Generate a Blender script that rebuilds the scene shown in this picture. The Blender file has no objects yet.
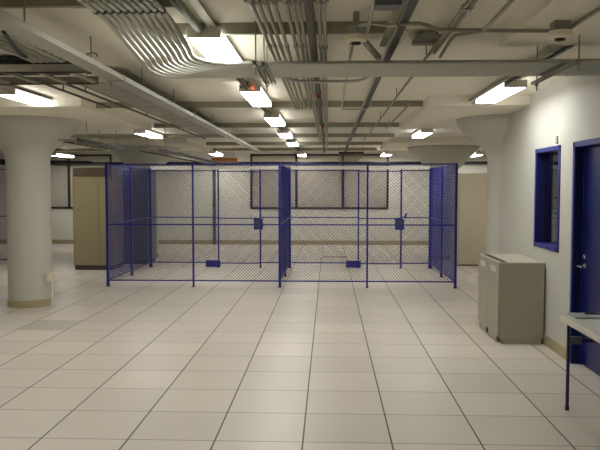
import bpy, math, random
from mathutils import Vector, Matrix
random.seed(7)
sc = bpy.context.scene
COL = sc.collection

# ------------------------------------------------------------------ camera
F, CX, CY = 700.0, 300.0, 225.0
VX, VY = 328.6, 187.5
CAMZ = 1.75
pitch = math.atan((CY - VY) / F)
yaw = math.atan((VX - CX) / F * math.cos(pitch))
cam = bpy.data.cameras.new('camera')
cam.sensor_width = 36.0
cam.lens = 36.0 * F / 600.0
cam.clip_start = 0.05
cam.clip_end = 200
co = bpy.data.objects.new('camera', cam)
COL.objects.link(co)
co.location = (0, 0, CAMZ)
co.rotation_euler = (math.pi / 2 - pitch, 0, yaw)
sc.camera = co
ROT = co.rotation_euler.to_matrix()
C0 = Vector((0, 0, CAMZ))


def ray(px, py):
    return ROT @ Vector((px - CX, CY - py, -F))


def at_y(px, py, Y):
    d = ray(px, py)
    return C0 + d * (Y / d.y)


def at_x(px, py, X):
    d = ray(px, py)
    return C0 + d * (X / d.x)


def at_z(px, py, z):
    d = ray(px, py)
    return C0 + d * ((z - CAMZ) / d.z)


def Xat(px, Y, py=187.5):
    return at_y(px, py, Y).x


# ------------------------------------------------------------------ materials
def newmat(name):
    m = bpy.data.materials.new(name)
    m.use_nodes = True
    nt = m.node_tree
    b = nt.nodes['Principled BSDF']
    return m, nt, b


def srgb(r, g, b):
    f = lambda c: (c / 255 / 12.92) if c / 255 <= 0.04045 else ((c / 255 + 0.055) / 1.055) ** 2.4
    return (f(r), f(g), f(b), 1)


def paint(name, rgb, rough=0.5, metal=0.0, var=0.08, scale=6.0, bump=0.0, bscale=60, spec=0.5):
    m, nt, b = newmat(name)
    c = srgb(*rgb)
    tc = nt.nodes.new('ShaderNodeTexCoord')
    n = nt.nodes.new('ShaderNodeTexNoise')
    n.inputs['Scale'].default_value = scale
    n.inputs['Detail'].default_value = 4
    nt.links.new(tc.outputs['Object'], n.inputs['Vector'])
    mx = nt.nodes.new('ShaderNodeMix')
    mx.data_type = 'RGBA'
    nt.links.new(n.outputs['Fac'], mx.inputs['Factor'])
    mx.inputs['A'].default_value = (c[0] * (1 - var), c[1] * (1 - var), c[2] * (1 - var), 1)
    mx.inputs['B'].default_value = (min(1, c[0] * (1 + var)), min(1, c[1] * (1 + var)), min(1, c[2] * (1 + var)), 1)
    nt.links.new(mx.outputs['Result'], b.inputs['Base Color'])
    b.inputs['Roughness'].default_value = rough
    b.inputs['Metallic'].default_value = metal
    b.inputs['Specular IOR Level'].default_value = spec
    if bump:
        n2 = nt.nodes.new('ShaderNodeTexNoise')
        n2.inputs['Scale'].default_value = bscale
        n2.inputs['Detail'].default_value = 5
        nt.links.new(tc.outputs['Object'], n2.inputs['Vector'])
        bp = nt.nodes.new('ShaderNodeBump')
        bp.inputs['Strength'].default_value = bump
        bp.inputs['Distance'].default_value = 0.01
        nt.links.new(n2.outputs['Fac'], bp.inputs['Height'])
        nt.links.new(bp.outputs['Normal'], b.inputs['Normal'])
    return m


M = {}
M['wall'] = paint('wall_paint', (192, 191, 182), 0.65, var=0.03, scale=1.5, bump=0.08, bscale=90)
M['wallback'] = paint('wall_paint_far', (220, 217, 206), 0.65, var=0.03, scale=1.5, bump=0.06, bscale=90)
M['ceiling'] = paint('ceiling_paint', (232, 227, 210), 0.75, var=0.04, scale=1.2, bump=0.15, bscale=40)
M['column'] = paint('column_paint', (192, 190, 180), 0.6, var=0.03, scale=1.5, bump=0.08, bscale=60)
M['base'] = paint('vinyl_base', (166, 155, 120), 0.5, var=0.05)
M['galv'] = paint('galvanized_steel', (158, 156, 142), 0.42, 0.45, var=0.14, scale=14)
M['galv2'] = paint('galvanized_conduit', (182, 182, 172), 0.33, 0.55, var=0.10, scale=10)
M['strut'] = paint('strut_steel', (152, 149, 130), 0.5, 0.25, var=0.12, scale=9)
M['darkpipe'] = paint('dark_pipe', (72, 62, 50), 0.5, 0.2, var=0.12, scale=9)
M['red'] = paint('red_paint', (140, 44, 34), 0.5)
M['black'] = paint('black_paint', (20, 19, 20), 0.5)
M['brownframe'] = paint('dark_bronze', (48, 40, 38), 0.45)
M['blue'] = paint('blue_paint', (26, 30, 128), 0.38, var=0.06)
M['bluewire'] = paint('blue_wire', (52, 54, 92), 0.45, var=0.06)
M['bluedoor'] = paint('blue_door_paint', (10, 25, 92), 0.35, var=0.05, scale=2)
M['blueframe'] = paint('blue_frame_paint', (18, 32, 124), 0.35, var=0.04, scale=2)
M['tan'] = paint('tan_enamel', (148, 137, 104), 0.42, var=0.03, scale=2)
M['tanlight'] = paint('pale_tan_enamel', (198, 186, 160), 0.42, var=0.03, scale=2)  # tan enamel lightened to carry the stronger light on the right cabinet
M['tandark'] = paint('tan_shadowed_grille', (98, 82, 64), 0.5, var=0.06)  # darker tan for grilles, seams and plinth
M['plinth'] = paint('brown_plinth', (70, 58, 46), 0.55)
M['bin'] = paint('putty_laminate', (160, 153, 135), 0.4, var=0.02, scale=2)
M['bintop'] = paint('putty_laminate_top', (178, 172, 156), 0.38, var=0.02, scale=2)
M['seam'] = paint('dark_seam', (44, 40, 36), 0.7)
M['white'] = paint('white_plastic', (222, 218, 202), 0.45, var=0.02)
M['cream'] = paint('cream_plastic', (236, 226, 200), 0.45, var=0.02)
M['tabletop'] = paint('grey_laminate', (214, 214, 206), 0.3, var=0.04, scale=30)
M['tableedge'] = paint('beige_edge', (212, 207, 190), 0.5, var=0.02)
M['tableleg'] = paint('indigo_steel', (34, 32, 72), 0.35, 0.2, var=0.05)
M['bluereveal'] = paint('blue_reveal_paint', (12, 20, 74), 0.4, var=0.04, scale=2)  # same blue as the frames, darkened in place of shade on the reveals
M['chrome'] = paint('satin_chrome', (205, 203, 196), 0.25, 0.9, var=0.03)
M['orange'] = paint('orange_plastic', (206, 112, 32), 0.5, var=0.06)
M['pane'] = paint('grey_blind', (178, 170, 158), 0.4, var=0.05, scale=0.6)
M['panelight'] = paint('pale_blind', (208, 198, 178), 0.5, var=0.03, scale=0.6)  # paler colour stands in for a reflection on the upper panes
M['fixture'] = paint('fixture_enamel', (226, 222, 210), 0.45, var=0.03)
M['notebook'] = paint('grey_cover', (160, 162, 162), 0.4, var=0.06, scale=20)
M['paper'] = paint('sticker_paper', (206, 203, 196), 0.6, var=0.02)
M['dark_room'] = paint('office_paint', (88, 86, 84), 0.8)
M['device'] = paint('grey_device', (78, 80, 84), 0.4, var=0.1)
M['ink'] = paint('dark_ink', (52, 48, 62), 0.6)
M['led'], _nt, _b = newmat('red_indicator')
_b.inputs['Base Color'].default_value = (0.8, 0.05, 0.03, 1)
_b.inputs['Emission Color'].default_value = (1, 0.08, 0.04, 1)
_b.inputs['Emission Strength'].default_value = 4

LENS_STRENGTH = 25.5
m, nt, b = newmat('fluorescent_lens')
b.inputs['Base Color'].default_value = (0.9, 0.9, 0.88, 1)
b.inputs['Roughness'].default_value = 0.4
tc = nt.nodes.new('ShaderNodeTexCoord')
wv = nt.nodes.new('ShaderNodeTexNoise')
wv.inputs['Scale'].default_value = 3
nt.links.new(tc.outputs['Object'], wv.inputs['Vector'])
rp = nt.nodes.new('ShaderNodeMapRange')
rp.inputs['To Min'].default_value = LENS_STRENGTH * 0.93
rp.inputs['To Max'].default_value = LENS_STRENGTH * 1.07
nt.links.new(wv.outputs['Fac'], rp.inputs['Value'])
# the prismatic lens throws most of its light down, less out of its sides
ge = nt.nodes.new('ShaderNodeNewGeometry')
sz = nt.nodes.new('ShaderNodeSeparateXYZ')
nt.links.new(ge.outputs['Normal'], sz.inputs[0])
dn = nt.nodes.new('ShaderNodeMapRange')
dn.inputs['From Min'].default_value = 0.1
dn.inputs['From Max'].default_value = -0.9
dn.inputs['To Min'].default_value = 0.16
dn.inputs['To Max'].default_value = 1.0
nt.links.new(sz.outputs['Z'], dn.inputs['Value'])
ml = nt.nodes.new('ShaderNodeMath'); ml.operation = 'MULTIPLY'
nt.links.new(rp.outputs['Result'], ml.inputs[0])
nt.links.new(dn.outputs['Result'], ml.inputs[1])
nt.links.new(ml.outputs[0], b.inputs['Emission Strength'])
b.inputs['Emission Color'].default_value = (1.0, 0.99, 0.95, 1)
M['lens'] = m

m, nt, b = newmat('window_glass')
b.inputs['Base Color'].default_value = (0.9, 0.93, 0.95, 1)
b.inputs['Roughness'].default_value = 0.02
b.inputs['Transmission Weight'].default_value = 1.0
b.inputs['IOR'].default_value = 1.45
M['glass'] = m


def floor_material():
    m, nt, b = newmat('raised_floor_tile')
    N, L = nt.nodes.new, nt.links.new
    tc = N('ShaderNodeTexCoord')
    sx = N('ShaderNodeSeparateXYZ')
    L(tc.outputs['Object'], sx.inputs[0])

    def math_(op, a, bb=None, c=None):
        n = N('ShaderNodeMath')
        n.operation = op
        for i, v in enumerate((a, bb, c)):
            if v is None:
                continue
            if isinstance(v, (int, float)):
                n.inputs[i].default_value = v
            else:
                L(v, n.inputs[i])
        return n.outputs[0]

    T = 0.61
    x0 = FX0
    y0 = FY0
    u = math_('DIVIDE', math_('SUBTRACT', sx.outputs['X'], x0), T)
    v = math_('DIVIDE', math_('SUBTRACT', sx.outputs['Y'], y0), T)
    fu = math_('FRACT', u)
    fv = math_('FRACT', v)
    du = math_('ABSOLUTE', math_('SUBTRACT', fu, 0.5))
    dv = math_('ABSOLUTE', math_('SUBTRACT', fv, 0.5))
    lu = math_('GREATER_THAN', du, 0.5 - 0.0058 / T)
    lv = math_('GREATER_THAN', dv, 0.5 - 0.0046 / T)
    iu = math_('FLOOR', u)
    iv = math_('FLOOR', v)
    cb = N('ShaderNodeCombineXYZ')
    L(iu, cb.inputs[0]); L(iv, cb.inputs[1])
    wn = N('ShaderNodeTexWhiteNoise')
    wn.noise_dimensions = '2D'
    L(cb.outputs[0], wn.inputs['Vector'])
    ns = N('ShaderNodeTexNoise')
    ns.inputs['Scale'].default_value = 160
    ns.inputs['Detail'].default_value = 3
    L(tc.outputs['Object'], ns.inputs['Vector'])
    n2 = N('ShaderNodeTexNoise')
    n2.inputs['Scale'].default_value = 0.9
    n2.inputs['Detail'].default_value = 3
    L(tc.outputs['Object'], n2.inputs['Vector'])
    # brightness factor
    f1 = math_('MULTIPLY_ADD', wn.outputs['Value'], 0.10, 0.90)
    f2 = math_('MULTIPLY_ADD', ns.outputs['Fac'], 0.14, 0.93)
    f3 = math_('MULTIPLY_ADD', n2.outputs['Fac'], 0.12, 0.94)
    ff = math_('MULTIPLY', math_('MULTIPLY', f1, f2), f3)
    # one tile of a darker batch beside the column
    bu = math_('COMPARE', iu, BROWN[0], 0.1)
    bv = math_('COMPARE', iv, BROWN[1], 0.1)
    br = math_('MULTIPLY', bu, bv)
    ff = math_('MULTIPLY', ff, math_('MULTIPLY_ADD', br, -0.22, 1.0))
    base = N('ShaderNodeMix'); base.data_type = 'RGBA'; base.blend_type = 'MULTIPLY'
    base.inputs['Factor'].default_value = 1.0
    base.inputs['A'].default_value = srgb(208, 200, 187)
    cc = N('ShaderNodeCombineColor')
    for i in range(3):
        L(ff, cc.inputs[i])
    L(cc.outputs[0], base.inputs['B'])
    mv = N('ShaderNodeMix'); mv.data_type = 'RGBA'
    L(math_('MULTIPLY', lv, 0.85), mv.inputs['Factor'])
    L(base.outputs['Result'], mv.inputs['A'])
    mv.inputs['B'].default_value = srgb(70, 62, 56)
    mu = N('ShaderNodeMix'); mu.data_type = 'RGBA'
    L(lu, mu.inputs['Factor'])
    L(mv.outputs['Result'], mu.inputs['A'])
    mu.inputs['B'].default_value = srgb(42, 38, 38)
    L(mu.outputs['Result'], b.inputs['Base Color'])
    b.inputs['Roughness'].default_value = 0.38
    b.inputs['Specular IOR Level'].default_value = 0.4
    bp = N('ShaderNodeBump')
    bp.inputs['Strength'].default_value = 0.05
    bp.inputs['Distance'].default_value = 0.004
    L(n2.outputs['Fac'], bp.inputs['Height'])
    L(bp.outputs['Normal'], b.inputs['Normal'])
    return m


# tile grid phase measured on the floor
FX0 = at_z(302, 450, 0).x
FY0 = at_z(302, 390.6, 0).y
_t = at_z(52, 322, 0)
BROWN = (math.floor((_t.x - FX0) / 0.61), math.floor((_t.y - FY0) / 0.61))
M['floor'] = floor_material()


# ------------------------------------------------------------------ mesh builder
class MB:
    def __init__(self):
        self.v, self.f, self.s = [], [], []

    def add(self, vs, fs, smooth=False):
        o = len(self.v)
        self.v += [Vector(p) for p in vs]
        for q in fs:
            self.f.append(tuple(i + o for i in q))
            self.s.append(smooth)
        return self

    def box(self, x0, x1, y0, y1, z0, z1):
        vs = [(x, y, z) for z in (z0, z1) for y in (y0, y1) for x in (x0, x1)]
        fs = [(0, 2, 3, 1), (4, 5, 7, 6), (0, 1, 5, 4), (2, 6, 7, 3), (0, 4, 6, 2), (1, 3, 7, 5)]
        return self.add(vs, fs)

    def bar(self, p, q, w, h, up=(0, 0, 1)):
        """rectangular bar from p to q, w across, h along up"""
        p, q = Vector(p), Vector(q)
        t = (q - p).normalized()
        s = t.cross(Vector(up))
        if s.length < 1e-5:
            s = t.cross(Vector((0, 1, 0)))
        s.normalize()
        n = s.cross(t)
        vs = [e + s * a * w / 2 + n * b * h / 2 for e in (p, q) for a, b in ((-1, -1), (1, -1), (1, 1), (-1, 1))]
        fs = [(3, 2, 1, 0), (4, 5, 6, 7)] + [(i, (i + 1) % 4, (i + 1) % 4 + 4, i + 4) for i in range(4)]
        return self.add(vs, fs)

    def tube(self, path, r, n=10, caps=True):
        P = [Vector(p) for p in path]
        T = []
        for i in range(len(P)):
            a = P[max(0, i - 1)]
            c = P[min(len(P) - 1, i + 1)]
            T.append((c - a).normalized())
        ref = Vector((0, 0, 1)) if abs(T[0].z) < 0.9 else Vector((1, 0, 0))
        nrm = (ref - T[0] * ref.dot(T[0])).normalized()
        vs = []
        for i in range(len(P)):
            nrm = (nrm - T[i] * nrm.dot(T[i])).normalized()
            bi = T[i].cross(nrm)
            for k in range(n):
                a = 2 * math.pi * k / n
                vs.append(P[i] + (nrm * math.cos(a) + bi * math.sin(a)) * r)
        fs = []
        for i in range(len(P) - 1):
            for k in range(n):
                k2 = (k + 1) % n
                fs.append((i * n + k, i * n + k2, (i + 1) * n + k2, (i + 1) * n + k))
        self.add(vs, fs, n > 4)
        if caps:
            o = len(self.v) - len(vs)
            self.f.append(tuple(o + k for k in reversed(range(n)))); self.s.append(False)
            e = o + (len(P) - 1) * n
            self.f.append(tuple(e + k for k in range(n))); self.s.append(False)
        return self

    def lathe(self, c, prof, n=48):
        """prof: list of (r, z) from bottom to top around the vertical through c"""
        vs, fs = [], []
        for r, z in prof:
            for k in range(n):
                a = 2 * math.pi * k / n
                vs.append((c[0] + r * math.cos(a), c[1] + r * math.sin(a), c[2] + z))
        for i in range(len(prof) - 1):
            for k in range(n):
                k2 = (k + 1) % n
                fs.append((i * n + k, i * n + k2, (i + 1) * n + k2, (i + 1) * n + k))
        o = len(self.v)
        self.add(vs, fs, True)
        self.f.append(tuple(o + k for k in reversed(range(n)))); self.s.append(False)
        e = o + (len(prof) - 1) * n
        self.f.append(tuple(e + k for k in range(n))); self.s.append(False)
        return self

    def prism(self, poly, p, q, side=(1, 0, 0), up=(0, 0, 1)):
        """polygon (a along side, b along up) extruded from p to q"""
        p, q, S, U = Vector(p), Vector(q), Vector(side), Vector(up)
        n = len(poly)
        vs = [e + S * a + U * b for e in (p, q) for a, b in poly]
        fs = [tuple(reversed(range(n))), tuple(range(n, 2 * n))] + [(i, (i + 1) % n, (i + 1) % n + n, i + n) for i in range(n)]
        return self.add(vs, fs)

    def build(self, name, mat, parent=None, bevel=0.0):
        off = parent_world(parent)
        me = bpy.data.meshes.new(name)
        me.from_pydata([tuple(p - off) for p in self.v], [], self.f)
        me.update()
        import bmesh as _bm
        bm = _bm.new(); bm.from_mesh(me)
        _bm.ops.recalc_face_normals(bm, faces=bm.faces)
        bm.to_mesh(me); bm.free()
        for i, p in enumerate(me.polygons):
            p.use_smooth = self.s[i]
        try:
            me.set_sharp_from_angle(angle=math.radians(40))
        except Exception:
            pass
        me.materials.append(M[mat] if isinstance(mat, str) else mat)
        o = bpy.data.objects.new(name, me)
        COL.objects.link(o)
        if parent is not None:
            o.parent = parent
        if bevel:
            bv = o.modifiers.new('edge_round', 'BEVEL')
            bv.width = bevel; bv.segments = 2; bv.limit_method = 'ANGLE'
        return o


def parent_world(p):
    v = Vector((0, 0, 0))
    while p is not None:
        v += Vector(p.location)
        p = p.parent
    return v


def tag(o, label=None, cat=None, group=None, kind=None):
    if label: o['label'] = label
    if cat: o['category'] = cat
    if group: o['group'] = group
    if kind: o['kind'] = kind
    return o


def thing(name, label, cat, loc, group=None):
    o = bpy.data.objects.new(name, None)
    o.empty_display_size = 0.1
    COL.objects.link(o)
    o.location = loc
    return tag(o, label, cat, group)


def children(o):
    return [c for c in bpy.data.objects if c.parent == o]


def copy_tree(o, loc=None, parent=None):
    c = o.copy()
    COL.objects.link(c)
    if loc is not None:
        c.location = loc
    if parent is not None:
        c.parent = parent
    for ch in children(o):
        copy_tree(ch, None, c)
    return c


def struct(name, mb, mat, parent=None, bevel=0.0):
    o = mb.build(name, mat, parent, bevel)
    if parent is None:
        o['kind'] = 'structure'
    return o


def bez(p0, p1, p2, p3, n=12):
    p0, p1, p2, p3 = map(Vector, (p0, p1, p2, p3))
    return [p0 * (1 - t) ** 3 + p1 * 3 * t * (1 - t) ** 2 + p2 * 3 * t * t * (1 - t) + p3 * t ** 3 for t in [i / n for i in range(n + 1)]]


def cpoly(w, h, t=0.003, lip=0.009):
    """C channel, open side down (b up)"""
    a = w / 2
    return [(-a, h), (-a, 0), (-a + lip, 0), (-a + lip, t * 2), (-a + t, t * 2), (-a + t, h - t),
            (a - t, h - t), (a - t, t * 2), (a - lip, t * 2), (a - lip, 0), (a, 0), (a, h)]


# ------------------------------------------------------------------ heights
ZC = CAMZ + 1.11      # ceiling slab
ZP = CAMZ + 0.99      # underside of drop panels
Z = lambda H: CAMZ + H
YB = 21.4             # far wall
XW = 2.42             # right wall face
XL, XR = -13.5, 8.5
YN = -4.0

# ------------------------------------------------------------------ setting
struct('floor', MB().box(XL - .2, XR + .2, YN - .2, YB + .2, -0.1, 0.0), 'floor')
struct('ceiling', MB().box(XL - .2, XR + .2, YN - .2, YB + .2, ZC, ZC + 0.15), 'ceiling')
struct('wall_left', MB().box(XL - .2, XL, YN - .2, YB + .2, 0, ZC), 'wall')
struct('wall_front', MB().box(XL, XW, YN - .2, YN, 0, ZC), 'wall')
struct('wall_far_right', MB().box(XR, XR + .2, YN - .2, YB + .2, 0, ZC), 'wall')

# far wall with two window openings
WZ0, WZ1 = at_y(320, 209, YB).z, at_y(320, 154, YB).z
WA0, WA1 = Xat(250.5, YB, 180), Xat(388.5, YB, 180)
WL0, WL1 = Xat(14, YB, 180), Xat(112, YB, 180)
mb = MB()
xs = [XL, WL0, WL1, WA0, WA1, XR]
for i in range(5):
    if i in (1, 3):
        mb.box(xs[i], xs[i + 1], YB, YB + .2, 0, WZ0)
        mb.box(xs[i], xs[i + 1], YB, YB + .2, WZ1, ZC)
    else:
        mb.box(xs[i], xs[i + 1], YB, YB + .2, 0, ZC)
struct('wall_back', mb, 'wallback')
struct('baseboard_back', MB().box(XL, XR, YB - 0.015, YB, 0, 0.13), 'base')


def far_window(name, x0, x1, mull):
    f = MB()
    t = 0.055
    y0, y1 = YB - 0.03, YB + 0.06
    f.box(x0, x1, y0, y1, WZ0, WZ0 + t)
    f.box(x0, x1, y0, y1, WZ1 - t, WZ1)
    f.box(x0, x0 + t, y0, y1, WZ0, WZ1)
    f.box(x1 - t, x1, y0, y1, WZ0, WZ1)
    for m_ in mull:
        f.box(m_ - t * 0.65, m_ + t * 0.65, y0, y1, WZ0, WZ1)
    w = struct(name, f, 'brownframe')
    edges = [x0] + mull + [x1]
    for a, b_ in zip(edges[:-1], edges[1:]):
        p = MB().box(a + .02, b_ - .02, YB + .02, YB + .04, WZ0 + .02, at_y(320, 163, YB).z).build('lower_pane', 'pane', w)
        p = MB().box(a + .02, b_ - .02, YB + .02, YB + .04, at_y(320, 163, YB).z, WZ1 - .02).build('upper_pane', 'panelight', w)
    return w


far_window('window_1', WA0, WA1, [Xat(296.5, YB, 180), Xat(343, YB, 180)])
w2 = far_window('window_2', WL0, WL1, [Xat(38, YB, 180), Xat(69, YB, 180)])

# right wall with door and window openings
DY0, DY1, DZ = 5.93, at_x(572, 250, XW).y, at_x(572, 142.5, XW).z
WY0, WY1 = at_x(560, 200, XW).y, at_x(535.2, 200, XW).y
WWZ0, WWZ1 = at_x(535, 246, XW).z, at_x(535.5, 149.5, XW).z
T = 0.14
YE = 10.0
mb = MB()
mb.box(XW, XW + T, YN - .2, DY0, 0, ZC)
mb.box(XW, XW + T, DY0, DY1, DZ, ZC)
mb.box(XW, XW + T, DY1, WY0, 0, ZC)
mb.box(XW, XW + T, WY0, WY1, 0, WWZ0)
mb.box(XW, XW + T, WY0, WY1, WWZ1, ZC)
mb.box(XW, XW + T, WY1, YE, 0, ZC)
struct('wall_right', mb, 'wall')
struct('baseboard_right', MB().box(XW - .012, XW, DY1, YE - .05, 0, 0.115).box(XW - .012, XW, YN, DY0, 0, 0.115), 'base')
# the small room behind the right wall
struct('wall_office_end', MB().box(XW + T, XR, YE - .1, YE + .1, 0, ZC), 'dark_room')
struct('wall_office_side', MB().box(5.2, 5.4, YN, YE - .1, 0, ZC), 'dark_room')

# door
fr = MB()
fw = 0.055
fr.box(XW - .012, XW + T, DY1 - fw, DY1, 0, DZ)
fr.box(XW - .012, XW + T, DY0, DY0 + fw, 0, DZ)
fr.box(XW - .012, XW + T, DY0, DY1, DZ - fw, DZ)
fr.box(XW + .075, XW + T, DY1 - fw - .02, DY1 - fw, 0, DZ - fw)
d1 = struct('door_1', fr, 'blueframe', bevel=.003)
MB().box(XW + .002, XW + .075, DY1 - fw - .003, DY1 - fw, 0, DZ - fw).build('reveal', 'bluereveal', d1)  # thin liner with the jamb's shade in its colour
leaf = MB().box(XW + .085, XW + .13, DY0 + fw + .003, DY1 - fw - .003, .008, DZ - fw - .003).build('door_leaf', 'bluedoor', d1, bevel=.002)
hp = at_x(583, 266, XW + .07)
hd = MB()
hd.lathe((0, 0, 0), [(0.027, 0), (0.029, .004), (0.027, .01)], 20)
for i in range(len(hd.v)):
    v = hd.v[i]
    hd.v[i] = Vector((hp.x + .018 - v.z, hp.y + v.x, hp.z + v.y))
hd.tube([(hp.x + .012, hp.y, hp.z), (hp.x - .045, hp.y, hp.z), (hp.x - .055, hp.y - .012, hp.z), (hp.x - .055, hp.y - .05, hp.z), (hp.x - .05, hp.y - .115, hp.z - .004)], .011, 10)
hd.build('lever_handle', 'chrome', leaf)
kp = at_x(584.5, 257, XW + .07)
kd = MB()
kd.lathe((0, 0, 0), [(0.026, 0), (0.026, .012), (0.02, .018)], 20)
for i in range(len(kd.v)):
    v = kd.v[i]
    kd.v[i] = Vector((kp.x + .018 - v.z, hp.y + v.x, kp.z + v.y))
kd.build('lock_cylinder', 'chrome', leaf)

# window in the right wall
fr = MB()
fw = 0.05
fr.box(XW - .012, XW + T + .01, WY0, WY0 + fw, WWZ0, WWZ1)
fr.box(XW - .012, XW + T + .01, WY1 - fw, WY1, WWZ0, WWZ1)
fr.box(XW - .012, XW + T + .01, WY0, WY1, WWZ0, WWZ0 + fw)
fr.box(XW - .012, XW + T + .01, WY0, WY1, WWZ1 - fw, WWZ1)
w3 = struct('window_3', fr, 'blueframe', bevel=.003)
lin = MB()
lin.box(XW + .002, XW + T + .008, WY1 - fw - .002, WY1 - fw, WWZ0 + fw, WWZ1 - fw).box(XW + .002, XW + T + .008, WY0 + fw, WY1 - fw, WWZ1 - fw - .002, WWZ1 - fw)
lin.build('reveal', 'bluereveal', w3)  # liner over jamb and head, shade put into its darker blue
MB().box(XW + .085, XW + .091, WY0 + fw, WY1 - fw, WWZ0 + fw, WWZ1 - fw).build('pane', 'glass', w3)

# ------------------------------------------------------------------ columns
SHR = 0.312
colpos = []
for nm, px, Y in (('column_left', 29.0, 10.23), ('column_right', 509, 10.3), ('column_far_left', 145.5, 17.3), ('column_far_right', 442.5, 17.3)):
    x = Xat(px, Y, 210)
    colpos.append((x, Y))
    if Y < 12:
        prof = [(SHR, 0), (SHR, 2.17), (.335, 2.25), (.385, 2.325), (.46, 2.40), (.56, 2.475), (.66, 2.55), (.72, 2.62), (.755, 2.69), (.77, ZP + .005)]
    else:
        prof = [(SHR, 0), (SHR, 2.10), (.33, 2.16), (.39, 2.225), (.47, 2.306), (.66, 2.495), (.85, 2.68), (.865, 2.71), (.865, ZP + .005)]
    s = struct(nm, MB().lathe((x, Y, 0), prof, 64), 'column')
    MB().lathe((x, Y, 0), [(SHR + .012, 0), (SHR + .012, 0.10), (SHR + .004, .108)], 64).build('column_base', 'base', s)
PANW, PAND = 1.42, 1.7
k = 0
for (x, y) in colpos + [(2.66, 3.3), (-4.4, 3.3), (-11.4, 10.3), (-11.4, 17.3)]:
    if y == 3.3 and x > 0:
        x0, x1 = 1.2, x + PANW
        y0, y1 = y - PAND, 5.03
    else:
        x0, x1, y0, y1 = x - PANW, x + PANW, y - PAND, y + PAND
    struct('ceiling_drop_panel', MB().box(x0, x1, y0, y1, ZP, ZC + .01), 'ceiling', bevel=.01)
    k += 1
XPL = colpos[0][0] + PANW
XPR = colpos[1][0] - PANW

# ------------------------------------------------------------------ outlet on the left column
cx, cy = colpos[0]
op = at_y(52, 277, 10.05)
ox = op.x
o = thing('outlet_box', 'white surface outlet box on the side of the left column, with conduit to the floor', 'outlet', (ox, 10.05, 0))
MB().box(ox - .06, ox + .055, 10.0, 10.09, op.z - .06, op.z + .06).build('box', 'white', o, bevel=.006)
MB().tube([(ox, 10.05, op.z - .06), (ox, 10.05, 0)], .018, 10).build('conduit', 'white', o)
MB().box(ox - .03, ox + .03, 9.994, 10.0, op.z - .035, op.z + .035).build('socket_plate', 'cream', o)

# ------------------------------------------------------------------ wire cages
CH = 2.17
CY0, CY1 = 12.2, 15.2
mesh_cache = {}


def wire_panel(mb, org, udir, w, z0, z1, step=.056, r=.0020):
    """diamond wire mesh in a vertical plane"""
    U = Vector(udir)
    Nn = Vector((-U.y, U.x, 0))
    h = z1 - z0
    for sgn, off in ((1, r * .7), (-1, -r * .7)):
        c = -h if sgn > 0 else 0
        end = w if sgn > 0 else w + h
        s = c + step / 2
        while s < end:
            # line u = s + sgn * v
            pts = []
            if sgn > 0:
                v0 = max(0, -s); v1 = min(h, w - s)
            else:
                v0 = max(0, s - w); v1 = min(h, s)
            if v1 - v0 > .01:
                p = Vector(org) + U * (s + sgn * v0) + Vector((0, 0, z0 + v0)) + Nn * off
                q = Vector(org) + U * (s + sgn * v1) + Vector((0, 0, z0 + v1)) + Nn * off
                mb.tube([p, q], r, 4, False)
            s += step
    return mb


def post(root, x, y, s=.03, h=CH):
    p = MB().box(x - s / 2, x + s / 2, y - s / 2, y + s / 2, .01, h).build('post', 'blue', root)
    MB().box(x - s / 2 - .012, x + s / 2 + .012, y - s / 2 - .012, y + s / 2 + .012, 0, .012).build('base_plate', 'plinth', p)
    return p


def side(root, a, b, name='mesh_panel', z0=.11, z1=2.155, mid=1.10, fr=.022, tube_top=.022, r=.0020, wire='bluewire'):
    """framed mesh panel between plan points a and b"""
    a, b = Vector((a[0], a[1], 0)), Vector((b[0], b[1], 0))
    U = (b - a).normalized()
    w = (b - a).length
    m = wire_panel(MB(), a, U, w, z0, z1, r=r).build(name, wire, root)
    for nm_, z, t in (('bottom_rail', z0, fr), ('middle_rail', mid, fr), ('top_rail', z1, tube_top)):
        MB().bar(a + Vector((0, 0, z)), b + Vector((0, 0, z)), fr, t).build(nm_, 'blue', m)
    return m


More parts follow.
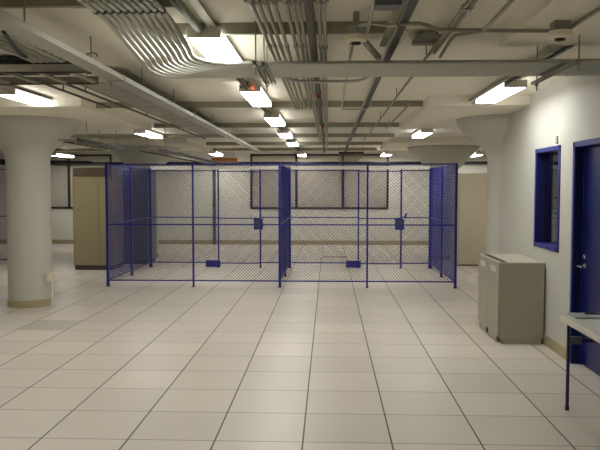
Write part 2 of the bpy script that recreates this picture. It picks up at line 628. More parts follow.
def cage(label, x0, right_wall=True, left_wall=True, door=True, y0=CY0, y1=CY1, w=3.05):
    root = thing('wire_cage', label, 'wire cage', (x0 + w / 2, (y0 + y1) / 2, 0), 'blue wire mesh cages')
    x1 = x0 + w
    xm = (x0 + x1) / 2
    ym = (y0 + y1) / 2
    if left_wall:
        post(root, x0, y0, .044); post(root, x0, ym, .04); post(root, x0, y1, .06)
        side(root, (x0, y0), (x0, ym), r=.0033, wire='blue'); side(root, (x0, ym), (x0, y1), r=.0026)
    if right_wall:
        post(root, x1, y0, .044); post(root, x1, ym, .035); post(root, x1, y1, .07)
        side(root, (x1, y0), (x1, ym), r=.0024, wire='blue'); side(root, (x1, ym), (x1, y1), r=.0028, wire='blue')
    post(root, xm, y0, .03)
    xs_ = x0 if left_wall else x0 + .03
    side(root, (xs_, y0), (xm, y0)); side(root, (xm, y0), (x1, y0))
    # rear side: fixed panel, sliding door, fixed strip
    dx0, dx1 = x0 + 1.50, x0 + 2.42
    post(root, dx0, y1, .03); post(root, dx1, y1, .035)
    side(root, (xs_ + (.012 if not left_wall else 0), y1), (dx0, y1), z1=2.115); side(root, (dx1, y1), (x1, y1), z1=2.115)
    if door:
        d = side(root, (dx0, y1 - .03), (dx1, y1 - .03), 'sliding_door', .10, 2.10, 1.08)
        lb = MB().box(dx1 - .135, dx1 + .06, y1 - .09, y1 - .035, .84, 1.07).build('lock_box', 'blue', d, bevel=.004)
        MB().box(dx1 - .105, dx1 + .005, y1 - .096, y1 - .088, .89, 1.04).build('lock_plate', 'device', d)
        if not left_wall:
            MB().bar((dx1 + .07, y1 - .06, 1.09), (dx1 + .11, y1 - .06, 1.19), .03, .04).build('latch_lever', 'blue', d)
        MB().box(dx0 - .27, dx0 + .05, y1 - .10, y1 - .04, .02, .165).build('floor_guide', 'blue', root, bevel=.004)
    # header track for the sliding door
    h = MB()
    h.prism(cpoly(.06, .075), (x0 + .04, y1 - .065, 2.14), (x1 - .04, y1 - .065, 2.14), (0, 1, 0))
    h.build('header_track', 'fixture', root)
    return root


X0 = Xat(107.3, CY0, 225)
X2 = Xat(455.8, CY0, 225)
CW = (X2 - X0) / 2
cage('blue wire mesh cage on the left, beside the tall tan cabinet with visible brown base', X0, True, True, w=CW)
cage('blue wire mesh cage on the right, sharing its left side with the neighbouring cage', X0 + CW, True, False, w=CW)
cage('blue wire mesh cage mostly hidden behind the white column at the far left', -10.3, True, True, False, 15.6, 16.9, 3.15)

# ------------------------------------------------------------------ tall tan cabinets
def tall_cabinet(label, x0, x1, y0, y1, h, grille):
    r = thing('tall_cabinet', label, 'cabinet', ((x0 + x1) / 2, (y0 + y1) / 2, 0), 'tall tan cabinets')
    MB().box(x0 + .02, x1 - .02, y0 + .02, y1 - .02, 0, .10).build('plinth', 'plinth' if grille else 'tandark', r)
    MB().box(x0, x1, y0, y1, .10 if grille else .03, h).build('body', 'tan' if grille else 'tanlight', r, bevel=.008)
    if grille:
        g = MB().box(x0 + .025, x1 - .025, y0 - .012, y0 + .01, h - .20, h - .01)
        for i in range(6):
            z = h - .18 + i * .028
            g.box(x0 + .03, x1 - .03, y0 - .02, y0 - .008, z, z + .01)
        g.build('grille', 'tandark', r)
    s = MB()
    s.box(x1 - .3, x1 - .296, y0 - .004, y0 + .002, .12, h - .22)
    s.box((x0 + .02), (x0 + .024), y0 - .004, y0 + .002, .12, h - .22)
    s.build('panel_seam', 'tandark', r)
    return r


cl = at_z(74, 270, 0)
tall_cabinet('tall tan metal cabinet with dark top band, left of the left cage', Xat(73, cl.y, 220), Xat(73, cl.y, 220) + .85, cl.y, cl.y + .78, at_y(90, 167, cl.y).z, True)
cr = at_z(480, 266, 0)
tall_cabinet('tall tan metal cabinet right of the cages, partly behind the right column', 2.88, 3.85, cr.y, cr.y + .85, at_y(475, 173.5, cr.y).z, False)

r = thing('equipment_cabinet', 'dark grey tall cabinet seen through the left side mesh of the left cage', 'cabinet', (-4.48, 16.2, 0))
MB().box(-4.86, -4.12, 15.8, 16.6, .08, 2.14).build('body', 'device', r, bevel=.006)
MB().box(-4.84, -4.14, 15.82, 16.58, 0, .08).build('plinth', 'black', r)
MB().box(-4.83, -4.15, 15.788, 15.8, .1, 2.09).build('door', 'device', r, bevel=.003)
# ------------------------------------------------------------------ black raceway and conduit on far wall
zz = at_y(300, 163.5, YB).z
ra = MB().box(XL + .5, XR - .5, YB - .16, YB - .08, zz - .03, zz + .05)
for i in range(11):
    xx = XL + 1.2 + i * 1.9
    ra.bar((xx, YB - .12, zz), (xx, YB - .005, zz), .03, .03)
tag(ra.build('cable_raceway', 'black'), 'long black cable raceway running across the far wall above the cages', 'raceway')
xx = Xat(214.5, YB - .05, 200)
c = thing('wall_conduit', 'grey vertical conduit on the far wall behind the left cage', 'conduit', (xx, YB - .05, 0))
MB().tube([(xx, YB - .06, 0), (xx, YB - .06, 2.4)], .046, 12).build('pipe', 'device', c)
MB().box(xx - .07, xx + .07, YB - .06, YB, 1.2, 1.24).box(xx - .07, xx + .07, YB - .06, YB, 2.1, 2.14).build('pipe_strap', 'galv', c)

# ------------------------------------------------------------------ ceiling struts (transverse)
STR = [
    # px,   y of bottom edge, x0, x1, label
    (40, 7.2, -2.9, -.95, 'cross strut at the top edge of the view, left of the conduit bundle'),
    (300, 34.0, -1.15, .44, 'short cross strut nearest the camera, above the first centre light'),
    (300, 107.2, XPL, XPR, 'cross strut between the two column drop panels, second from the camera'),
    (300, 127.3, XPL, XPR, 'cross strut behind the third centre light, at back of drop panels'),
    (300, 137.3, -10, XPR + .15, 'cross strut behind the fourth centre light'),
    (300, 145.0, -3.0, 1.3, 'cross strut between the two far column capitals'),
    (300, 150.6, -10, 1.35, 'farthest cross strut, just in front of the far window'),
]
for px, py, x0, x1, lab in STR:
    p = at_z(px, py, Z(1.035))
    m = MB()
    # back-to-back channel pair
    m.prism(cpoly(.041, .036), (x0, p.y, ZC - .037), (x1, p.y, ZC - .037), (0, 1, 0))
    m.prism([(a, -b) for a, b in cpoly(.041, .036)], (x0, p.y, ZC - .039), (x1, p.y, ZC - .039), (0, 1, 0))
    m.box(x0, x1, p.y - .0225, p.y - .0205, ZC - .075, ZC)
    o = m.build('cross_strut', 'strut')
    tag(o, 'galvanized ' + lab, 'strut', 'cross struts under the ceiling')


def long_strut(X, y0, y1, zb, lab, w=.041, h=.041, mat='strut'):
    m = MB().prism(cpoly(w, h), (X, y0, zb), (X, y1, zb))
    o = m.build('long_strut', mat)
    tag(o, lab, 'strut', 'struts running away from the camera')
    return o


# depth struts
SX = at_z(408, 2, Z(1.03)).x
m = MB().prism(cpoly(.041, .041), (SX, 2.0, Z(.99)), (SX, 20.5, Z(.99)))
m.box(SX - .07, SX - .022, 2.0, 5.2, Z(1.028), Z(1.034))
m2 = MB().box(SX - .012, SX + .034, 2.0, 20.5, Z(.984), Z(.9895))  # black strip standing in for the shade inside the open slot
r = thing('long_strut', 'dark-slotted strut running away from the camera between the two detectors', 'strut', (SX, 11, Z(.99)), 'struts running away from the camera')
m.build('channel', 'strut', r)
m2.build('slot_cover', 'black', r)
r = thing('long_strut', 'strut above the centre row of ceiling lights', 'strut', (-.84, 11, Z(1.02)), 'struts running away from the camera')
MB().prism(cpoly(.041, .041), (-.86, 2.0, Z(1.03)), (-.86, 19.9, Z(1.03))).box(-.81, -.75, 2, 19.9, Z(1.068), Z(1.072)).build('channel', 'strut', r)
MB().box(-.872, -.846, 2.0, 19.9, Z(1.0245), Z(1.0295)).build('slot_cover', 'black', r)  # open slot's shade drawn as a black strip
XRS = 1.74
r = thing('long_strut', 'wide strut above the right-hand light, from the near drop panel', 'strut', (XRS, 6.5, Z(1.02)), 'struts running away from the camera')
MB().prism(cpoly(.10, .03, lip=.03), (XRS, 5.03, Z(1.03)), (XRS, 8.58, Z(1.03))).build('channel', 'strut', r)
MB().box(XRS + .012, XRS + .042, 5.03, 8.58, Z(1.0245), Z(1.0295)).build('slot_cover', 'black', r)  # black strip in place of the dark gap in the channel
long_strut(-3.42, 5.0, 8.58, Z(1.035), 'strut above the left-hand light beside the left column')

# ------------------------------------------------------------------ fluorescent lights
LW, LH, LLEN = .228, .076, 1.36


def make_light():
    r = thing('ceiling_light', 'x', 'ceiling light', (0, 0, 0), 'wraparound fluorescent ceiling lights')
    w, h, L = LW / 2, LH, LLEN
    for y in (0, L):
        MB().box(-w, w, y - .008, y + .008, 0, h).build('end_cap', 'fixture', r, bevel=.003)
    MB().box(-w * .93, w * .93, .008, L - .008, h - .012, h).build('housing', 'fixture', r)
    MB().prism([(-w * .96, .004), (w * .96, .004), (w * .985, .016), (w * .93, h - .014), (-w * .93, h - .014), (-w * .985, .016)], (0, .009, 0), (0, L - .009, 0)).build('lens', 'lens', r)
    m = MB()
    for y in (.12, L - .12):
        m.bar((0, y, h), (0, y, ZC - Z(1.0) - .0), .03, .03)
    m.build('hanger', 'strut', r)
    MB().lathe((0, -.012, h - .02), [(0.0, 0), (.008, .002), (.008, .012), (0, .014)], 10).build('end_screw', 'galv', r)
    return r


LIGHTS = [
    (204, 38.0, 1.0, 'fluorescent ceiling light nearest the camera, centre row'),
    (250, 92.0, 1.0, 'ceiling light with red indicator on its end, centre row'),
    (271.5, 118.0, 1.0, 'third fluorescent light of the centre row, behind the one with indicator'),
    (283, 133.5, 1.0, 'fourth fluorescent light of the centre row'),
    (291, 143.0, 1.0, 'fifth fluorescent light of the centre row'),
    (300.8, 154.6, .95, 'farthest fluorescent light of the centre row, before the far window'),
    (515.5, 87.5, 1.0, 'fluorescent light above the blue window on the right wall'),
    (427, 133.0, 1.0, 'fluorescent light above the right side of the right cage'),
    (388.5, 154.5, .95, 'small far fluorescent light above the right cage, before the far wall'),
    (5.5, 95.0, 1.0, 'fluorescent light in front of the left column capital'),
    (139.5, 133.5, 1.0, 'fluorescent light above the left end of the left cage'),
    (212, 153.8, .95, 'small far fluorescent light next to the orange duct'),
    (52.5, 155.6, .95, 'small far fluorescent light beside the shaft of the left column'),
    (480, 155.0, .95, 'far fluorescent light seen under the right column capital'),
]
proto = make_light()
for i, (px, py, H, lab) in enumerate(LIGHTS):
    p = at_z(px, py, Z(H))
    if H < 1.0:
        p = at_y(px, py, 19.6 if px < 470 and px > 100 else 19.3)
        if px == 480:
            p = at_y(px, py, 19.3)
    loc = (p.x, p.y, p.z)
    r = proto if i == 0 else copy_tree(proto)
    r.location = loc
    r['label'] = lab
    if H < 1.0:
        for ch in children(r):
            if ch.name.startswith('hanger'):
                ch.scale.z = 1.0
                L = ZC - p.z
                hm = MB()
                for y in (.12, LLEN - .12):
                    hm.bar(Vector((p.x, p.y + y, p.z + LH)), Vector((p.x, p.y + y, ZC)), .025, .025)
                old = ch
                bpy.data.objects.remove(old)
                hm.build('hanger', 'strut', r)
    if i == 1:
        MB().lathe((p.x + .03, p.y - .014, p.z + .028), [(0, 0), (.011, .003), (.011, .013), (0, .016)], 10).build('indicator', 'led', r)
        MB().box(p.x - .10, p.x - .01, p.y - .05, p.y - .008, p.z + .035, p.z + .105).build('junction_box', 'galv', r, bevel=.003)

# the same rows go on over and behind the camera and to the left; two unseen ones at right are added to brighten the far area
for (x, y, lab) in ((-.66, 1.95, 'fluorescent light of the centre row directly over the camera'), (-.66, -.75, 'fluorescent light of the centre row behind the camera'),
                    (-3.45, 4.75, 'fluorescent light left of the view, ahead of the left column'), (-3.45, 1.95, 'fluorescent light left of the camera'),
                    (-6.2, 4.75, 'fluorescent light far left of the view'), (-6.2, 13.0, 'fluorescent light hidden behind the left column'), (-9.0, 10.2, 'fluorescent light far left beyond the left column'), (4.15, 13.0, 'fluorescent light right of the cages, hidden behind the right wall'), (4.2, 16.0, 'fluorescent light hidden behind the right column')):
    r = copy_tree(proto)
    r.location = (x, y, Z(1.0))
    r['label'] = lab

# ------------------------------------------------------------------ curved conduit bundle
NB = 10
ZB = Z(.85)
ordn = ['first', 'second', 'third', 'fourth', 'fifth', 'sixth', 'seventh', 'eighth', 'ninth', 'tenth']
for i in range(NB):
    t = i / (NB - 1)          # 0 outermost (left, farthest)
    Yk = 5.47 - .52 * t
    zb = ZB + .017
    def lp(a, b_):
        return a + (b_ - a) * t
    w1 = at_z(lp(105, 166), lp(18, 14), Z(1.03))
    w2 = at_z(lp(113, 171), lp(27, 21), Z(1.005))
    w3 = at_z(lp(141, 188), lp(60, 48), Z(lp(.885, .885)))
    w4 = at_z(lp(148.5, 196), lp(69.5, 59), zb)
    X = w1.x
    key = [Vector((X, -2.0, Z(1.03))), Vector((X, 2.0, Z(1.03))), Vector((X, w1.y - .3, Z(1.03))), w1, w2, (w2 + w3) / 2, w3, w4,
           Vector((w4.x + lp(.075, .14), Yk, zb)), Vector((w4.x + .34, Yk, zb)), Vector((.2, Yk, zb)), Vector((1.2, Yk, zb)), Vector((XW - .012, Yk, zb))]
    path = key[:3]
    for a_ in range(2, 9):
        q0, q1, q2, q3 = key[a_ - 1], key[a_], key[a_ + 1], key[a_ + 2]
        m1 = (q2 - q0).normalized() * min((q2 - q1).length, (q1 - q0).length * 1.5) * .9
        m2_ = (q3 - q1).normalized() * min((q2 - q1).length, (q3 - q2).length * 1.5) * .9
        path += bez(q1, q1 + m1 / 3, q2 - m2_ / 3, q2, 6)[1:]
    path += key[10:]
    c = MB().tube(path, .0165, 12).build('conduit', 'galv2')
    lab = {0: 'galvanized conduit outermost in the bundle curving right', 9: 'galvanized conduit innermost in the bundle curving right'}.get(i, 'galvanized conduit in the bundle curving right, %s from the outside of the bend' % ordn[i])
    tag(c, lab, 'conduit', 'thick conduits curving to the right under the ceiling')
# trapeze supports
def trapeze(X, y0, y1, zb, lab, rods):
    r = thing('hanging_trapeze', lab, 'hanger', (X, (y0 + y1) / 2, zb), 'strut trapezes carrying conduits')
    m = MB()
    m.prism(cpoly(.034, .022), (X, y0, zb + .02), (X, y1, zb + .02))
    m.build('channel', 'galv', r)
    for (xx, yy) in rods:
        rod = MB().tube([(xx, yy, zb - .04), (xx, yy, ZC if not (xx > 1.2 and yy < 5.0) else ZP)], .0055, 8).build('rod', 'strut', r)
        MB().tube([(xx, yy, zb - .002), (xx, yy, zb + .014)], .014, 6).build('nut', 'galv', rod)
    return r


trapeze(-.490, 4.66, 5.64, ZB - .052, 'strut trapeze under the conduit band, beside the second centre light', [(-.490, 4.72), (-.490, 5.58)])
trapeze(-.438, 4.70, 5.62, ZB - .052, 'strut trapeze under the conduit band, nearer to the pipe cluster', [(-.438, 4.76)])
trapeze(1.62, 4.66, 5.68, ZB - .058, 'strut trapeze under the conduit band, above the blue window', [(1.62, 4.66), (1.62, 5.58)])
# strut under the near part of the bundle
r = thing('hanging_trapeze', 'strut above the conduit bundle just before it bends', 'hanger', (-1.18, 4.0, Z(1.06)), 'strut trapezes carrying conduits')
MB().prism(cpoly(.041, .041), (-1.50, 4.10, Z(1.052)), (-.86, 4.10, Z(1.052)), (0, 1, 0)).build('channel', 'strut', r)
for i in range(NB):
    X = at_z(105 + 61 * i / 9, 18 - 4 * i / 9, Z(1.03)).x
    MB().tube([(X, 4.085, Z(1.03)), (X, 4.115, Z(1.03))], .0195, 12).build('pipe_clamp', 'darkpipe', r)
    MB().tube([(X, 3.84, Z(1.03)), (X, 3.88, Z(1.03))], .0195, 12).build('pipe_clamp', 'galv', r)

# ------------------------------------------------------------------ straight conduit cluster
HB = .965
CL = [251.5, 258.3, 266, 274.2, 286, 293, 298.8]
for i, px in enumerate(CL):
    p = at_z(px, 3, Z(HB))
    X = p.x
    yend = 8.75
    c = thing('thin_conduit', 'x', 'conduit', (X, 2, Z(HB)), 'thin conduits in the cluster left of the dark pipe')
    c['label'] = 'thin galvanized conduit, %s from the left in the cluster beside the dark pipe' % ordn[i]
    path = [(X, 1.0, Z(HB)), (X, yend - .15, Z(HB))] + bez((X, yend - .15, Z(HB)), (X, yend, Z(HB)), (X, yend + .02, Z(HB)), (X, yend + .05, ZC), 6)
    if i in (5, 6):
        path = [(X, 1.0, Z(HB)), (X, 14.5, Z(HB))]
    MB().tube(path, .0125, 10).build('pipe', 'strut', c)
    yc = at_z(290, 46, Z(HB)).y
    m = MB().tube([(X, yc - .05, Z(HB)), (X, yc + .05, Z(HB))], .0165, 10)
    m.build('coupling', 'galv', c)
    y3 = at_z(290, 3, Z(HB)).y
    MB().tube([(X, y3 - .04, Z(HB)), (X, y3 + .04, Z(HB))], .0168, 10).build('coupling', 'galv', c)
# two beyond the dark pipe
for i, px in enumerate((318.6, 324.2)):
    X = at_z(px, 3, Z(HB)).x
    c = thing('thin_conduit', 'thin galvanized conduit %s the dark pipe' % ('close along the right side of' if i == 0 else 'farther right of'), 'conduit', (X, 2, Z(HB)), 'thin conduits right of the dark pipe')
    MB().tube([(X, 1.0, Z(HB)), (X, 17.5, Z(HB))], .0125, 10).build('pipe', 'strut', c)
    yc = at_z(320, 47, Z(HB)).y
    MB().tube([(X, yc - .05, Z(HB)), (X, yc + .05, Z(HB))], .0175, 10).build('coupling', 'galv', c)
    y3 = at_z(290, 3, Z(HB)).y
    MB().tube([(X, y3 - .04, Z(HB)), (X, y3 + .04, Z(HB))], .0168, 10).build('coupling', 'galv', c)
# cross clamp strips holding the cluster
for yy, lab, x0, x1 in ((at_z(290, 4, Z(HB)).y, 'thin strap across the near end of the conduit cluster', -.45, .0), (8.5, 'thin strap across the far end of the conduit cluster', -.46, -.02)):
    tag(MB().box(x0, x1, yy - .02, yy + .02, Z(HB) + .0135, Z(HB) + .024).build('clamp_strap', 'strut'), lab, 'strap', 'straps over the conduit cluster')

XP = at_z(308.5, 3, Z(HB)).x
r = thing('sprinkler_pipe', 'dark brown sprinkler pipe with red couplings running away from the camera', 'pipe', (XP, 2, Z(.96)))
MB().tube([(XP, 0.5, Z(.96)), (XP, 19.0, Z(.96))], .027, 14).build('pipe', 'darkpipe', r)
for py in (95, 126, 140.5, 150):
    y = at_z(322, py, Z(.93)).y
    cp = MB().tube([(XP, y - .06, Z(.96)), (XP, y + .06, Z(.96))], .032, 14)
    cp.tube([(XP, y, Z(.96)), (XP, y, Z(.90))], .02, 10)
    cp.build('red_coupling', 'red', r)['label'] = 'red pipe coupling with outlet'

# thin cross conduit behind the band
ya = at_z(330, 81.5, Z(.915)).y
yb_ = at_z(383, 75.5, Z(.915)).y
pL = at_z(280, 75, Z(.915))
pts = [(pL.x, pL.y - .35, Z(.95))] + bez(pL, (pL.x + .05, ya - .15, Z(.915)), (pL.x + .10, ya, Z(.915)), (pL.x + .26, ya, Z(.915)), 8) + \
    bez((at_z(352, 81.5, Z(.915)).x, ya, Z(.915)), (at_z(366, 81, Z(.915)).x, ya, Z(.915)), (at_z(374, 78, Z(.915)).x, yb_ + .1, Z(.95)), (at_z(384, 75, Z(.95)).x, yb_ - .2, Z(.98)), 8)
pts += [(pts[-1][0] + .08, 5.0, Z(.98))] if False else []
tag(MB().tube(pts, .013, 10).build('cross_conduit', 'galv2'), 'thin conduit crossing behind the conduit band and under the pipe cluster', 'conduit')

# conduits in depth on the right side
def depth_conduit(px, py, H, y0, y1, r, lab, mat='strut', couple=()):
    X = at_z(px, py, Z(H)).x
    c = thing('thin_conduit', lab, 'conduit', (X, y0, Z(H)), 'single thin conduits running away from the camera')
    MB().tube([(X, y0, Z(H)), (X, y1, Z(H))], r, 10).build('pipe', mat, c)
    yh = y0 + .6
    while yh < y1:
        MB().box(X - .005, X + .005, yh - .005, yh + .005, Z(H) + r * .8, ZC).build('pipe_hanger', mat, c)
        yh += 2.4
    for yc in couple:
        MB().tube([(X, yc - .04, Z(H)), (X, yc + .04, Z(H))], r * 1.5, 10).build('coupling', 'galv', c)
    return X


depth_conduit(427, 57, 1.0, 2.5, 15.0, .013, 'thin conduit right of the dark-slotted strut, left of a parallel pair', couple=(4.0, 5.9))
depth_conduit(431, 57, 1.0, 2.5, 5.3, .013, 'thin conduit right of the dark-slotted strut, right of a parallel pair', couple=(4.0,))
X = at_z(374, 2, Z(1.0)).x
depth_conduit(374, 2, 1.0, 2.0, 4.78, .013, 'thin conduit passing just right of the left-hand detector', 'galv2')
xa = depth_conduit(346.7, 77, .98, 4.8, 8.8, .012, 'thin conduit passing behind the band under the left-hand detector', 'galv2')
yy = 8.8
tag(MB().tube([(xa, yy, Z(.98)), (xa + .05, yy + .02, Z(.975)), (at_z(364, 110, Z(.975)).x, yy + .02, Z(.975)), (at_z(372, 106, Z(.975)).x, yy + .02, Z(1.01)), (at_z(373, 106, Z(.975)).x, yy + .02, ZC - .002)], .012, 8).build('cross_conduit', 'galv2'), 'short thin conduit along the front of the second cross strut', 'conduit')
depth_conduit(411, 103, 1.0, 8.4, 12.0, .012, 'short thin conduit beside the left edge of the right drop panel')

# wiring conduit between the detectors
zq = Z(1.0)
def zz_(px, py, H=.99): return at_z(px, py, Z(H))
pts = [zz_(357, 35, .99), zz_(358.5, 28.5, 1.0), zz_(362, 24.5, 1.0), zz_(372, 22.8, 1.0), zz_(384, 24.5, 1.0), zz_(398, 25, .985)]
tag(MB().tube(pts, .012, 8).build('wiring_conduit', 'galv2'), 'pale wiring conduit arching from the left-hand detector to the long strut', 'conduit')
pts = [zz_(400, 24, .975), zz_(420, 23.5, .975), zz_(428, 25.5, .975), zz_(436, 29, .975), zz_(442, 30, .975), zz_(480, 30.3, .97), zz_(552, 31, .97)]
tag(MB().tube(pts, .012, 8).build('wiring_conduit', 'strut'), 'wiring conduit from the long strut to the detector on the near drop panel', 'conduit')
pts = [zz_(483, 30.5, .96), zz_(455, 35.5, .985), zz_(450, 41, .985), zz_(440, 57, .985)]
tag(MB().tube(pts, .012, 8).build('wiring_conduit', 'strut'), 'wiring conduit branching down toward the double strut bracket', 'conduit')
pts = [zz_(484, 30, .955), zz_(503, 10, .955), zz_(516, -4, .955)]
tag(MB().tube(pts, .012, 8).build('wiring_conduit', 'strut'), 'wiring conduit running to the top edge left of the drop panel detector', 'conduit')
pts = [zz_(567, 31, .97), zz_(572, 27, .97), zz_(606, 5, .97), zz_(640, -18, .97)]
tag(MB().tube(pts, .012, 8).build('wiring_conduit', 'strut'), 'wiring conduit leaving the drop panel detector to the upper right', 'conduit')

# detectors
def detector(label, c, half, zt):
    r = thing('smoke_detector', label, 'detector', (c.x, c.y, zt), 'round ceiling detectors')
    MB().box(c.x - half * .72, c.x + half * .72, c.y - half * .72, c.y + half * .72, zt - .055, zt).build('junction_box', 'galv', r, bevel=.004)
    MB().lathe((c.x, c.y, zt - .10), [(half * .55, 0), (half * .95, .012), (half, .03), (half, .044)], 28).build('detector_head', 'cream', r)
    MB().lathe((c.x, c.y, zt - .112), [(half * .38, 0), (half * .45, .004), (half * .45, .013)], 24).build('sensor_ring', 'seam', r)
    return r


p = at_z(356, 41, Z(.93))
detector('cream detector with junction box hanging beside the long strut, above the conduit band', p, .072, Z(1.02))
MB_ = thing('detector_bracket', 'x', 'bracket', (p.x, p.y, Z(1.03)))
MB_['label'] = 'short strut stub holding the left-hand detector'
MB().bar((p.x, p.y, Z(1.02)), (p.x, p.y, ZC), .04, .04).build('stem', 'strut', MB_)
MB().bar((p.x + .03, p.y + .03, Z(.965)), zz_(379, 58, .97), .035, .03).build('arm', 'strut', MB_)
p = at_z(560, 37, Z(.90))
detector('cream detector on the near drop panel, upper right corner of the view', p, .068, ZP)

# black box hanging near the top edge
p0 = at_z(387, 6, Z(.97))
r = thing('wireless_box', 'dark box on a pale plate under the ceiling at the top edge', 'box', (p0.x, p0.y, Z(.97)))
MB().box(p0.x - .07, p0.x + .07, p0.y - .10, p0.y + .02, Z(.95), Z(1.02)).build('housing', 'device', r, bevel=.004)
MB().box(p0.x - .075, p0.x + .075, p0.y - .10, p0.y + .16, Z(1.02), Z(1.032)).build('mounting_plate', 'fixture', r)
MB().bar((p0.x, p0.y, Z(1.032)), (p0.x, p0.y, ZC), .03, .03).build('stem', 'strut', r)

# double strut bracket
a = at_z(414, 48, Z(1.0)); b_ = at_z(443, 48, Z(1.0))
r = thing('strut_bracket', 'short dark double strut piece under the ceiling right of the long strut', 'bracket', ((a.x + b_.x) / 2, a.y, Z(1.0)))
for dy in (-.11, .05):
    MB().box(a.x, b_.x, a.y + dy, a.y + dy + .10, Z(1.045), Z(1.075)).build('channel', 'strut', r)
MB().bar((a.x + .05, a.y + .0, Z(1.075)), (a.x + .05, a.y, ZC), .02, .02).build('spacer', 'strut', r)
MB().bar((b_.x - .05, a.y, Z(1.075)), (b_.x - .05, a.y, ZC), .02, .02).build('spacer', 'strut', r)

# ------------------------------------------------------------------ left long channel (wireway)
XA, XB_ = -1.862, -1.722
r = thing('wireway', 'long pale metal wireway running from the upper left to the far wall', 'wireway', ((XA + XB_) / 2, 10, Z(.9)))
MB().prism([(-.07, 0), (.07, 0), (.07, .04), (.064, .04), (.064, .006), (-.064, .006), (-.064, .04), (-.07, .04)], ((XA + XB_) / 2, 1.5, Z(.9)), ((XA + XB_) / 2, 18.2, Z(.9))).build('channel', 'galv2', r)
for yj in (5.9, 9.0, 12.0, 15.0):
    MB().box(XA - .003, XB_ + .003, yj - .03, yj + .03, Z(.896), Z(.942)).build('joint_cover', 'galv', r)
for i, (px, py) in enumerate(((24.5, 18), (91, 50), (142, 80), (174, 100), (195, 112), (213, 122))):
    d = ray(px, py)
    y = d.y / d.x * (XB_ - .02)
    rod = MB().tube([(XB_ - .02, y, Z(.905)), (XB_ - .02, y, ZC - .003)], .006, 8).build('rod', 'strut', r)
    if i in (1,):
        MB().tube(bez((XB_ - .05, y, Z(.95)), (XB_ - .05, y, Z(1.0)), (XB_ + .02, y, Z(1.0)), (XB_ + .03, y, Z(.955)), 6), .006, 6).build('hook', 'strut', r)

# conduits left of it
for i in range(5):
    X = -2.12 - i * .055
    H = 1.0
    y1 = 5.62
    c = MB().tube([(X, 1.5, Z(H)), (X, y1 - .1, Z(H)), (X, y1 - .03, Z(H) + .02), (X, y1, Z(H) + .06), (X, y1, ZC - .002)], .016, 10).build('conduit', 'galv')
    tag(c, 'grey conduit left of the wireway, %s from it' % ordn[i], 'conduit', 'conduits beside the wireway')
c = MB().tube([at_z(4, 32, Z(.96)), at_z(8, 38, Z(.96)), at_z(14, 47, Z(.96)), at_z(20, 54, Z(.96)), at_z(26, 57, Z(.96))], .014, 8).build('hanging_cable', 'black')
tag(c, 'short black cable curving down beside the left conduits', 'cable')

# transverse ladder tray on the left
YT0, YT1 = 5.78, 6.42
r = thing('ladder_tray', 'metal ladder tray crossing at the left, above the left column light', 'cable tray', (-4, 6.1, Z(.95)))
for y, xe in ((YT0, -1.9), (YT1, -2.12)):
    MB().box(-9, xe, y - .012, y + .012, Z(.95), Z(1.02)).box(-9, xe, y - .012, y + .025, Z(.95), Z(.957)).build('side_rail', 'galv', r)
for i in range(26):
    x = -8.9 + i * .27
    MB().box(x - .02, x + .02, YT0 + .012, YT1 - .012, Z(.955), Z(.975)).build('rung', 'strut', r)
for i, (x, y) in enumerate(((-2.0, YT0), (-5.5, YT0), (-2.0, YT1), (-5.5, YT1))):
    MB().tube([(x, y, Z(.93)), (x, y, ZC)], .006, 8).build('rod', 'strut', r)
m2 = MB()
for i in range(7):
    yy = YT0 + .04 + i * .04
    m2.tube([(-9, yy, Z(1.038)), (-5, yy, Z(1.04)), (-2.2, yy, Z(1.038)), (-2.06, yy, Z(1.0))], .021, 8)
    if i < 3: m2.tube([(-9, yy - .01, Z(1.074)), (-5, yy - .01, Z(1.076)), (-2.25, yy - .01, Z(1.074)), (-2.1, yy - .01, Z(1.04))], .021, 8)
    m2.tube([(-9, yy, Z(.995)), (-2.25, yy, Z(.995))], .02, 8)
tag(m2.build('cable_bundle', 'black'), 'bundle of black cables lying in the left ladder tray', 'cables')

# wide tray running away from the camera beside the wireway
r = thing('cable_tray', 'wide grey perforated tray running away from the camera, left of the wireway', 'cable tray', (-2.1, 9, Z(.97)))
t = MB()
t.box(-2.32, -1.90, 6.44, 12.6, Z(.965), Z(.970))
t.build('tray_bottom', 'galv', r)
MB().box(-2.325, -2.315, 6.44, 12.6, Z(.955), Z(1.03)).build('side_rail', 'galv', r)
MB().box(-1.905, -1.895, 6.44, 12.6, Z(.955), Z(1.03)).build('side_rail', 'galv', r)
for i in range(11):
    MB().box(-2.25, -1.97, 6.9 + i * .5, 6.96 + i * .5, Z(.9615), Z(.9655)).build('slot', 'galv', r)
for (x, y) in ((-2.32, 8.2), (-1.9, 8.2), (-2.32, 11.2), (-1.9, 11.2)):
    MB().tube([(x, y, Z(.95)), (x, y, ZC)], .005, 8).build('rod', 'strut', r)

# lone thin conduits on the left side
depth_conduit(100, 104, .98, 6.45, 8.58, .012, 'thin conduit beside the lit edge of the left drop panel', 'darkpipe')
depth_conduit(150, 117, .97, 6.45, 14.0, .012, 'thin conduit left of the wide perforated tray', 'darkpipe')

